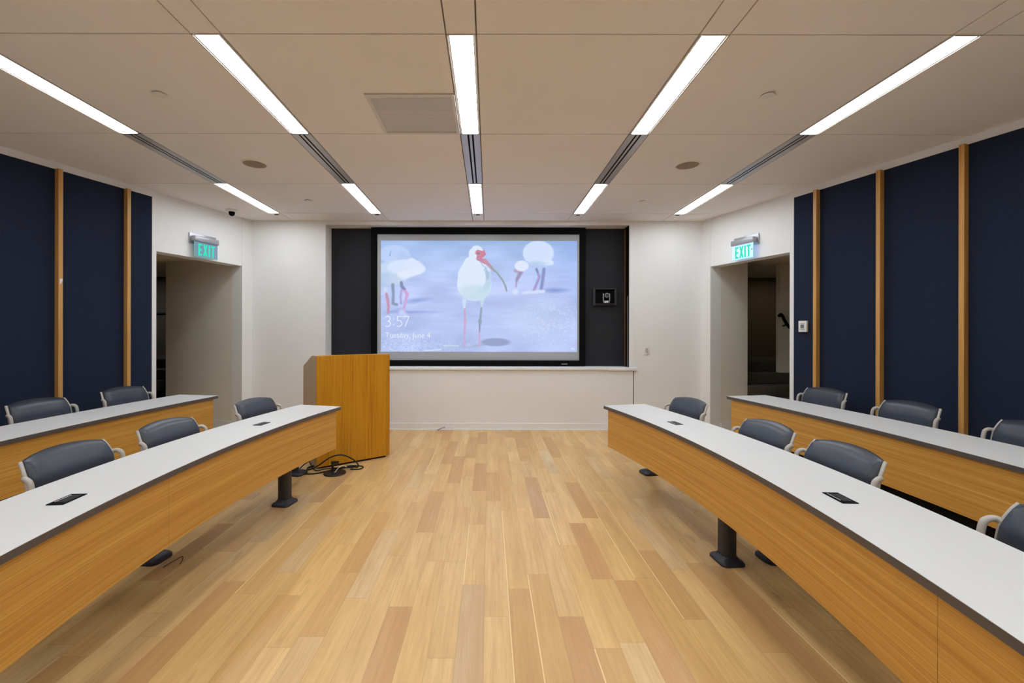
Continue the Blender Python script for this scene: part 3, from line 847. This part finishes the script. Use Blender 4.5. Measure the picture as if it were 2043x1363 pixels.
bm = B()
u = (SZ(631) - SZ(652)) / 1.0                      # digit height
x0 = SX(768.6); zb = SZ(652.2); r = u * 0.031
def D(dx, pts): stroke(bm, [(x0 + (dx + a) * u, zb + b * u) for a, b in pts], r)
D(0.03, arc(0.20, 0.755, 0.24, 0.225, 140, -90)); D(0.03, arc(0.18, 0.275, 0.30, 0.255, 90, -130))
for zz in (0.19, 0.76):
    c_ = arc(0.82, zz, 0.055, 0.055, 0, 360, 12)[:-1]; bm.faces.new([bm.verts.new((x0 + a * u, -0.0030, zb + b * u)) for a, b in c_])
D(1.08, [(0.46, 0.965), (0.07, 0.965)]); D(1.08, [(0.085, 0.98), (0.06, 0.56)]); D(1.08, arc(0.22, 0.30, 0.29, 0.28, 118, -125))
D(1.72, [(0.0, 0.965), (0.56, 0.965)]); D(1.72, [(0.55, 0.98), (0.16, 0.01)])
obj('clock_digits', bm, M['caption'], t)
bm = B(); hh = 0.118
text_mesh(bm, 'Tuesday, June 4', hh, Matrix.Translation((SX(768.8), -0.0030, SZ(674.5))) @ UP, offset=-0.0016, sx=0.90)
obj('date_line', bm, M['caption'], t)

# ------------------------------------------------------------------ curved desks
def arc_pts(c, r, a0, a1, n): return [(c[0] + r * math.cos(a0 + (a1 - a0) * k / n), c[1] + r * math.sin(a0 + (a1 - a0) * k / n)) for k in range(n + 1)]
def arc_slab(bm, c, r0, r1, a0, a1, z0, z1, n, mtop=0, mside=1, uvname=None):
    """curved slab between radii and angles; UVs: u along the arc (m), v height or radius"""
    uv = bm.loops.layers.uv.verify()
    A = arc_pts(c, r0, a0, a1, n); C = arc_pts(c, r1, a0, a1, n)
    rm = (r0 + r1) / 2
    V = [[bm.verts.new((x, y, z)) for (x, y) in L for z in (z0, z1)] for L in (A, C)]
    def face(vs, uvs, mi):
        f = bm.faces.new(vs); f.material_index = mi
        for l, q in zip(f.loops, uvs): l[uv].uv = q
    for k in range(n):
        u0 = rm * (a0 + (a1 - a0) * k / n); u1 = rm * (a0 + (a1 - a0) * (k + 1) / n)
        a, b, c0, d = V[0][2 * k], V[0][2 * k + 1], V[0][2 * k + 2], V[0][2 * k + 3]
        e, f_, g, h = V[1][2 * k], V[1][2 * k + 1], V[1][2 * k + 2], V[1][2 * k + 3]
        face((b, d, h, f_), ((u0, r0), (u1, r0), (u1, r1), (u0, r1)), mtop)
        face((a, e, g, c0), ((u0, r0), (u0, r1), (u1, r1), (u1, r0)), mside)
        face((a, c0, d, b), ((u0, z0), (u1, z0), (u1, z1), (u0, z1)), mside)
        face((e, f_, h, g), ((u0, z0), (u0, z1), (u1, z1), (u1, z0)), mside)
    for k, u in ((0, 0.0), (n, 0.3)):
        a, b = V[0][2 * k], V[0][2 * k + 1]; e, f_ = V[1][2 * k], V[1][2 * k + 1]
        face((a, b, f_, e), ((u, z0), (u, z1), (u + r1 - r0, z1), (u + r1 - r0, z0)), mside)

def desk(side, label, c, rf, rb, yfar, ynear, top_seam, panel_seam, legs, powers, group):
    sgn = 1 if side == 'R' else -1
    # angle so that the front edge reaches a given y
    def ang(y, r):
        a = math.asin((y - c[1]) / r)
        return a if side == 'R' else math.pi - a
    afar, anear = ang(yfar, rf), ang(ynear, rf)
    mid = ((c[0] + sgn * rf), c[1])
    t = thing('curved_desk', label, 'desk', (mid[0], mid[1], 0), 0, group)
    C = (c[0] - mid[0], 0.0)
    def sect(a0, a1, cuts, g):
        ed = [a0] + cuts + [a1]; out = []
        s = 1 if a1 > a0 else -1
        for i in range(len(ed) - 1):
            out.append((ed[i] + (s * g if i else 0), ed[i + 1] - (s * g if i < len(ed) - 2 else 0)))
        return out
    bm = B()
    for a0, a1 in sect(afar, anear, [ang(y, rf) for y in top_seam], 0.00007):
        arc_slab(bm, C, rf, rb, a0, a1, 0.7385, 0.740, 40, 0, 0)
    obj('tabletop', bm, [M['laminate']], t)
    bm = B()
    for a0, a1 in sect(afar, anear, [ang(y, rf) for y in top_seam], 0.00005):
        arc_slab(bm, C, rf, rb, a0, a1, 0.7105, 0.7384, 40, 0, 0)
    obj('edge_band', bm, [M['edge']], t)
    bm = B(); inset = 0.045 / rf * (-1 if afar > anear else 1)
    for a0, a1 in sect(afar + inset, anear, [ang(y, rf) for y in panel_seam], 0.00011):
        arc_slab(bm, C, rf + 0.020, rf + 0.040, a0, a1, 0.368, 0.7103, 48, 0, 0)
    obj('modesty_panel', bm, [M['veneer']], t)
    if rf > 9:
        bm = B(); arc_slab(bm, C, rf + 0.060, rf + 0.072, afar + inset, anear, 0.0, 0.70, 40, 0, 0)
        obj('kick_board', bm, [M['black']], t)['label'] = 'black recessed kick board'
    for (x, y) in legs:
        th = math.atan2(y - c[1], x - c[0]) - math.pi / 2
        bm = B()
        loft(bm, [(rrect(0.100, 0.085, 0.030), z) for z in (0.035, 0.70)])
        box(bm, -0.035, 0.035, -0.15, 0.15, 0.695, 0.7103)
        o = obj('leg', bm, M['blackmetal'], t, 40, loc=(x - mid[0], y - mid[1], 0), rotz=th)
        bm = B()
        loft(bm, [(rrect(0.170, 0.150, 0.030), 0.0), (rrect(0.170, 0.150, 0.030), 0.012), (rrect(0.160, 0.140, 0.030), 0.020), (rrect(0.125, 0.108, 0.032), 0.030), (rrect(0.106, 0.090, 0.030), 0.045)])
        b_ = obj('base_plate', bm, M['blackmetal'], o, 40)
    for (x, y, dark) in powers:
        th = math.atan2(y - c[1], x - c[0])
        bm = B(); a_, b_ = 0.032, 0.058
        box(bm, -a_, a_, -b_, b_, 0.7405, 0.7435, bev=0.001, seg=1)
        o = obj('power_module', bm, M['black'] if dark else M['shell'], t, loc=(x - mid[0], y - mid[1], 0), rotz=th - (0.0 if side == 'R' else math.pi))
        bm = B(); box(bm, -0.014, 0.024, -0.036, 0.040, 0.7435, 0.7440)
        for k in range(3): box(bm, -0.010, 0.018, -0.028 + k * 0.024, -0.014 + k * 0.024, 0.7440, 0.7446)
        obj('outlet_insert', bm, M['shell'], o)
        bm = B(); box(bm, -0.0215, -0.0185, -0.032, 0.044, 0.7435, 0.7442); obj('bright_slot', bm, M['whiteplastic'], o)
    return t

RFc, RFr = (-6.14, 2.26), 7.43
LFc, LFr = (5.33, 2.31), 6.88
RBc, RBr = (-7.22, 2.84), 9.94
LBc, LBr = (7.37, 2.93), 10.39
desk('R', 'curved white-topped desk with oak panel on the right of the aisle, front row', RFc, RFr, RFr + 0.425, 4.055, -0.75, [2.50], [1.2],
     [(1.486, 2.715), (1.349, 0.75), (0.999, -0.45)], [(1.445, 1.792, True), (1.398, 3.268, False)], 'front row desks')
desk('L', 'curved white-topped desk with oak panel left of the aisle, front row by the lectern', LFc, LFr, LFr + 0.425, 3.975, -0.75, [0.9], [2.14],
     [(-1.683, 3.605), (-1.688, 1.30), (-1.200, -0.45)], [(-1.702, 1.762, True), (-1.672, 3.216, False)], 'front row desks')
desk('R', 'curved white-topped desk with oak panel on the far right, back row near the thermostat', RBc, RBr, RBr + 0.475, 4.67, 0.30, [1.5], [1.6],
     [(2.90, 4.0), (2.98, 2.5), (2.785, 0.9)], [], 'back row desks')
desk('L', 'curved white-topped desk with oak panel on the far left, back row near the dark doorway', LBc, LBr, LBr + 0.475, 4.64, 0.30, [1.5], [1.5],
     [(-3.19, 4.0), (-3.26, 2.5), (-3.05, 0.9)], [], 'back row desks')

# ------------------------------------------------------------------ chairs (local: faces -y, back edge of the top at y = 0)
def back_profile(z):      # y of the back's centre line against height
    pts = [(0.44, -0.080), (0.55, -0.078), (0.66, -0.075), (0.74, -0.060), (0.80, -0.030), (0.845, 0.004)]
    for (z0, y0), (z1, y1) in zip(pts, pts[1:]):
        if z <= z1: 
            t_ = (z - z0) / (z1 - z0); return y0 + (y1 - y0) * t_
    return pts[-1][1]
def back_xyz(a, b):
    """a,b in -1..1 -> point on the back's mid surface"""
    m = 0.42
    ca = a * math.sqrt(max(0, 1 - b * b / 2)); cb = b * math.sqrt(max(0, 1 - a * a / 2))
    A_ = a * (1 - m) + ca * m * 1.0; B_ = b * (1 - m) + cb * m
    z = 0.645 + 0.195 * B_
    wdt = 0.205 + 0.035 * (B_ + 1) / 2
    x = A_ * wdt
    y = back_profile(z) - 0.018 * (x / 0.24) ** 2
    return Vector((x, y, z))
def back_mesh():
    bm = B(); na, nb = 28, 20
    F = {}; K = {}
    for i in range(na + 1):
        for j in range(nb + 1):
            a = -1 + 2 * i / na; b = -1 + 2 * j / nb
            p = back_xyz(a, b)
            e = max(abs(a), abs(b)); th = 0.036 * math.sqrt(max(0, 1 - e ** 5))
            F[i, j] = bm.verts.new(p + Vector((0, -0.006 - th, 0)))
            edge = i in (0, na) or j in (0, nb)
            K[i, j] = F[i, j] if False else bm.verts.new(p + Vector((0, 0.006, 0)))
    for i in range(na):
        for j in range(nb):
            bm.faces.new((F[i, j], F[i + 1, j], F[i + 1, j + 1], F[i, j + 1])).material_index = 0
            bm.faces.new((K[i, j], K[i, j + 1], K[i + 1, j + 1], K[i + 1, j])).material_index = 1
    ring = [(i, 0) for i in range(na)] + [(na, j) for j in range(nb)] + [(i, nb) for i in range(na, 0, -1)] + [(0, j) for j in range(nb, 0, -1)]
    for k in range(len(ring)):
        p, q = ring[k], ring[(k + 1) % len(ring)]
        bm.faces.new((F[p], K[p], K[q], F[q])).material_index = 1
    me = bpy.data.meshes.new('backrest'); bmesh.ops.recalc_face_normals(bm, faces=bm.faces[:]); bm.to_mesh(me); bm.free()
    me.materials.append(M['vinyl']); me.materials.append(M['shell'])
    for p in me.polygons: p.use_smooth = True
    me.set_sharp_from_angle(angle=math.radians(50)); return me
def mesh_of(bm, mats, name, smooth=50):
    me = bpy.data.meshes.new(name); bmesh.ops.recalc_face_normals(bm, faces=bm.faces[:]); bm.to_mesh(me); bm.free()
    for m in mats: me.materials.append(m)
    for p in me.polygons: p.use_smooth = True
    me.set_sharp_from_angle(angle=math.radians(smooth)); return me
ME_BACK = back_mesh()
def rim_mesh(s):
    bm = B(); pts = []
    for k in range(15):
        b = -0.75 + 1.74 * k / 14
        p = back_xyz(s, b); pts.append(p + Vector((s * 0.007, 0.004, 0)))
    tube(bm, pts, 0.0085, 8); return mesh_of(bm, [M['greyplastic']], 'back_frame')
def arm_mesh(s):
    bm = B()
    pts = spline([(s * 0.226, -0.064, 0.736), (s * 0.243, -0.076, 0.746), (s * 0.250, -0.098, 0.742), (s * 0.252, -0.116, 0.715), (s * 0.252, -0.130, 0.60), (s * 0.240, -0.15, 0.50), (s * 0.19, -0.17, 0.458)], 6)
    tube(bm, pts, 0.0120, 10); return mesh_of(bm, [M['greyplastic']], 'arm')
ME_RIM = {s: rim_mesh(s) for s in (-1, 1)}
ME_ARM = {s: arm_mesh(s) for s in (-1, 1)}
bm = B()
loft(bm, [(rrect(0.40, 0.28, 0.08, cy=-0.165), 0.432), (rrect(0.45, 0.315, 0.10, cy=-0.165), 0.440), (rrect(0.46, 0.325, 0.10, cy=-0.165), 0.462), (rrect(0.45, 0.315, 0.10, cy=-0.165), 0.480), (rrect(0.40, 0.28, 0.08, cy=-0.165), 0.490)])
ME_SEAT = mesh_of(bm, [M['vinyl']], 'seat', 30)
bm = B(); box(bm, -0.10, 0.10, -0.25, -0.09, 0.405, 0.431, bev=0.006)
tube(bm, spline([(0, -0.20, 0.418), (0, -0.09, 0.425), (0, -0.062, 0.47), (0, -0.062, 0.60)], 5), 0.018, 8)
ME_UNDER = mesh_of(bm, [M['blackmetal']], 'seat_bracket')

def chair(label, group, back, ped, theta, lift=0.0):
    """back: world xy of the middle of the back's top edge; theta: direction the sitter's back points (angle of local +y)"""
    rz = theta - math.pi / 2
    t = thing('swivel_chair', label, 'chair', (back[0], back[1], lift), rz, group)
    for nm, me in (('seat', ME_SEAT), ('backrest', ME_BACK), ('seat_bracket', ME_UNDER)):
        o = bpy.data.objects.new(nm, me); COL.objects.link(o); o.parent = t
    for s in (-1, 1):
        o = bpy.data.objects.new('back_frame', ME_RIM[s]); COL.objects.link(o); o.parent = t
        o = bpy.data.objects.new('arm', ME_ARM[s]); COL.objects.link(o); o.parent = t
    R = Matrix.Rotation(-rz, 4, 'Z'); p = R @ Vector((ped[0] - back[0], ped[1] - back[1], 0))
    bm = B()
    loft(bm, [(rrect(0.09, 0.11, 0.04, cx=p.x, cy=p.y), z) for z in (0.03 - lift, 0.395)])
    obj('pedestal', bm, M['blackmetal'], t, 40)
    bm = B()
    loft(bm, [(rrect(0.16, 0.26, 0.04, cx=p.x, cy=p.y), -lift), (rrect(0.16, 0.26, 0.04, cx=p.x, cy=p.y), 0.016 - lift), (rrect(0.14, 0.24, 0.04, cx=p.x, cy=p.y), 0.028 - lift), (rrect(0.10, 0.13, 0.04, cx=p.x, cy=p.y), 0.040 - lift)])
    obj('base_plate', bm, M['blackmetal'], t, 40)
    bm = B(); q = Vector((0, -0.17, 0))
    tube(bm, [(p.x, p.y, 0.375), (q.x, q.y, 0.375), (q.x, q.y, 0.376)] if (q - p).length > 0.08 else [(p.x, p.y, 0.36), (q.x, q.y, 0.40)], 0.022, 8)
    tube(bm, [(q.x, q.y, 0.36), (q.x, q.y, 0.41)], 0.035, 12)
    obj('swing_arm', bm, M['blackmetal'], t, 50)
    return t
def out(c, p): return math.atan2(p[1] - c[1], p[0] - c[0])
GF, GB = 'chairs of the front row', 'chairs of the back row'
def under(c, p, dt=0.0, d=0.10):
    a = out(c, p); return (p[0] - d * math.cos(a) - dt * math.sin(a), p[1] - d * math.sin(a) + dt * math.cos(a))
R_CH = [((1.815, 3.86), (1.665, 4.40), 'slate vinyl chair behind the right front desk, farthest from camera beside the front wall', 0.0),
        ((1.865, 2.85), (1.835, 2.74), 'slate vinyl chair behind the right front desk, second from the front wall', 0.0),
        ((1.890, 2.26), (1.885, 2.24), 'slate vinyl chair behind the right front desk, nearest whole one left of the cut-off chair', 0.0),
        ((1.890, 1.33), (1.85, 1.31), 'slate vinyl chair cut off by the right picture edge behind the right front desk', 0.0)]
for b, p, lab, d in R_CH: chair(lab, GF, b, p or under(RFc, b), out(RFc, b))
L_CH = [((-2.075, 3.80), (-1.955, 4.36), 'slate vinyl chair behind the left front desk, farthest from camera near the lectern', 0.0),
        ((-2.150, 2.87), (-2.135, 2.72), 'slate vinyl chair behind the left front desk, middle of the three there', 0.0),
        ((-2.195, 2.23), (-2.235, 2.17), 'slate vinyl chair behind the left front desk, nearest the camera', 0.0)]
for b, p, lab, d in L_CH: chair(lab, GF, b, p or under(LFc, b), out(LFc, b))
RB_CH = [((3.46, 4.43), 'slate vinyl chair in the right back row, next to the doorway and thermostat'),
         ((3.49, 3.57), 'slate vinyl chair in the right back row, middle one between two wall battens'),
         ((3.49, 2.72), 'slate vinyl chair in the right back row, cut off by the right picture edge')]
for b, lab in RB_CH: chair(lab, GB, b, under(RBc, b), out(RBc, b), 0.02)
LB_CH = [((-3.71, 4.39), 'slate vinyl chair in the left back row, next to the dark doorway'),
         ((-3.76, 3.60), 'slate vinyl chair in the left back row, nearer the left picture edge')]
for b, lab in LB_CH: chair(lab, GB, b, under(LBc, b), out(LBc, b), 0.025)

# ------------------------------------------------------------------ lectern
A_ = Vector((-1.771, 4.486)); Bv = Vector((-1.126, 4.964)); dx = (Bv - A_).normalized(); rz = math.atan2(dx.y, dx.x)
Wl = (Bv - A_).length; Dl = 0.533
t = thing('lectern', 'tall oak lectern with a sloped rear top standing at the left of the screen', 'lectern', (A_.x, A_.y, 0), rz)
uvw = lambda: None
def uvbox(name, x0, x1, y0, y1, z0, z1, mat, parent, axis='x'):
    bm = B(); box(bm, x0, x1, y0, y1, z0, z1)
    uv = bm.loops.layers.uv.verify()
    for f in bm.faces:
        for l in f.loops:
            c = l.vert.co; l[uv].uv = (c.z, (c.x if axis == 'x' else c.y))
    return obj(name, bm, mat, parent)
uvbox('front_panel', 0, Wl, 0, 0.02, 0.022, 1.169, M['lectern'], t)
def sidepanel(x0, x1, mat):
    bm = B(); pr = [(0.0205, 0.022), (Dl, 0.022), (Dl, 1.037), (0.173, 1.169), (0.0205, 1.169)]
    a = [bm.verts.new((x0, y, z)) for y, z in pr]; b = [bm.verts.new((x1, y, z)) for y, z in pr]; n = len(pr)
    bm.faces.new(a); bm.faces.new(b[::-1])
    for i in range(n): bm.faces.new((a[i], b[i], b[(i + 1) % n], a[(i + 1) % n]))
    return obj('side_panel', bm, mat, t)
sidepanel(0.0, 0.02, M['taupe']); sidepanel(Wl - 0.02, Wl, M['taupe'])
uvbox('top_shelf', 0.021, Wl - 0.021, 0.021, 0.173, 1.150, 1.168, M['lectern'], t)
bm = B(); vs = []
for x in (0.021, Wl - 0.021):
    for y, z in ((0.175, 1.146), (Dl - 0.01, 1.012), (Dl - 0.01, 1.030), (0.175, 1.165)): vs.append(bm.verts.new((x, y, z)))
bm.faces.new(vs[0:4]); bm.faces.new(vs[4:8][::-1])
for i in range(4): bm.faces.new((vs[i], vs[4 + i], vs[4 + (i + 1) % 4], vs[(i + 1) % 4]))
obj('reading_slope', bm, M['taupe'], t)
uvbox('inner_shelf', 0.021, Wl - 0.021, 0.021, Dl - 0.03, 0.60, 0.62, M['lectern'], t)
bm = B(); box(bm, 0.035, Wl - 0.035, 0.035, Dl - 0.02, 0.0, 0.022); obj('plinth', bm, M['black'], t)

# black floor disc and its cables
t = thing('floor_stand_base', 'round black weighted stand base with a short stem on the floor before the lectern', 'stand base', (-1.540, 4.372, 0))
bm = B(); lathe(bm, [(0.106, 0.0), (0.109, 0.005), (0.104, 0.012), (0.040, 0.016), (0.012, 0.018)], 40); obj('disc', bm, M['rubber'], t, 40)
bm = B(); tube(bm, [(-0.028, 0.02, 0.012), (-0.030, 0.022, 0.10)], 0.013, 12); tube(bm, [(-0.045, 0.022, 0.105), (0.03, 0.03, 0.105)], 0.014, 10); obj('stem', bm, M['rubber'], t, 60)
bm = B(); lathe(bm, [(0.010, 0.016), (0.009, 0.021)], 12, c=(0.004, -0.012)); obj('screw', bm, M['silver'], t)
def fl(px, py, z=0.0):      # floor point measured from the photograph, in metres
    u_, v_ = px - 975.0, py - 663.0
    Y = FOC * (CAM_H - z) / v_; return (u_ / FOC * Y, Y, z)
def cable(name, label, pts, r, mat, **kw):
    bm = B(); tube(bm, spline(pts, 10), r, 8)
    return tag(obj(name, bm, mat, smooth=60), label, 'cable', kw.get('group'))
cable('cable', 'thick black cable rising in an arch before the lectern', [(-1.845, 4.60, 0.006), (-1.87, 4.52, 0.012), (-1.83, 4.42, 0.02), (-1.72, 4.39, 0.07), (-1.60, 4.41, 0.150), (-1.49, 4.43, 0.170), (-1.39, 4.46, 0.12), (-1.345, 4.50, 0.05), (-1.37, 4.55, 0.010), (-1.45, 4.57, 0.008), (-1.60, 4.46, 0.008)], 0.0072, M['rubber'], group='cables before the lectern')
cable('cable', 'black cable lying in a flat coil between the desk foot and the stand base', [(-1.86, 4.60, 0.075), (-1.91, 4.50, 0.045), (-1.92, 4.40, 0.008), (-1.84, 4.345, 0.008), (-1.74, 4.345, 0.008), (-1.66, 4.40, 0.008), (-1.57, 4.50, 0.008), (-1.46, 4.56, 0.02), (-1.36, 4.60, 0.008), (-1.31, 4.56, 0.007), (-1.33, 4.49, 0.007), (-1.42, 4.485, 0.007)], 0.0065, M['rubber'], group='cables before the lectern')
cable('cable', 'black cable crossing behind the arched one from the desk foot to the lectern base', [(-1.905, 4.60, 0.085), (-1.83, 4.50, 0.045), (-1.76, 4.44, 0.009), (-1.66, 4.455, 0.020), (-1.50, 4.50, 0.022), (-1.40, 4.52, 0.012)], 0.0062, M['rubber'], group='cables before the lectern')
cable('cable', 'short pale cord curling onto the black stand base', [(-1.525, 4.345, 0.022), (-1.51, 4.37, 0.05), (-1.475, 4.40, 0.07), (-1.44, 4.43, 0.05)], 0.0035, M['whiteplastic'])
cable('cable', 'thin black cord end looping on the floor beneath the left front desk', [(-1.955, 2.62, 0.003), (-1.925, 2.68, 0.015), (-1.893, 2.70, 0.028), (-1.878, 2.675, 0.015), (-1.880, 2.655, 0.003)], 0.0022, M['rubber'])
cable('cable', 'short stray cord poking up by the baseboard under the screen', [(-0.74, YF - 0.06, 0.004), (-0.70, YF - 0.05, 0.022), (-0.655, YF - 0.05, 0.04), (-0.625, YF - 0.055, 0.042)], 0.004, M['rubber'])
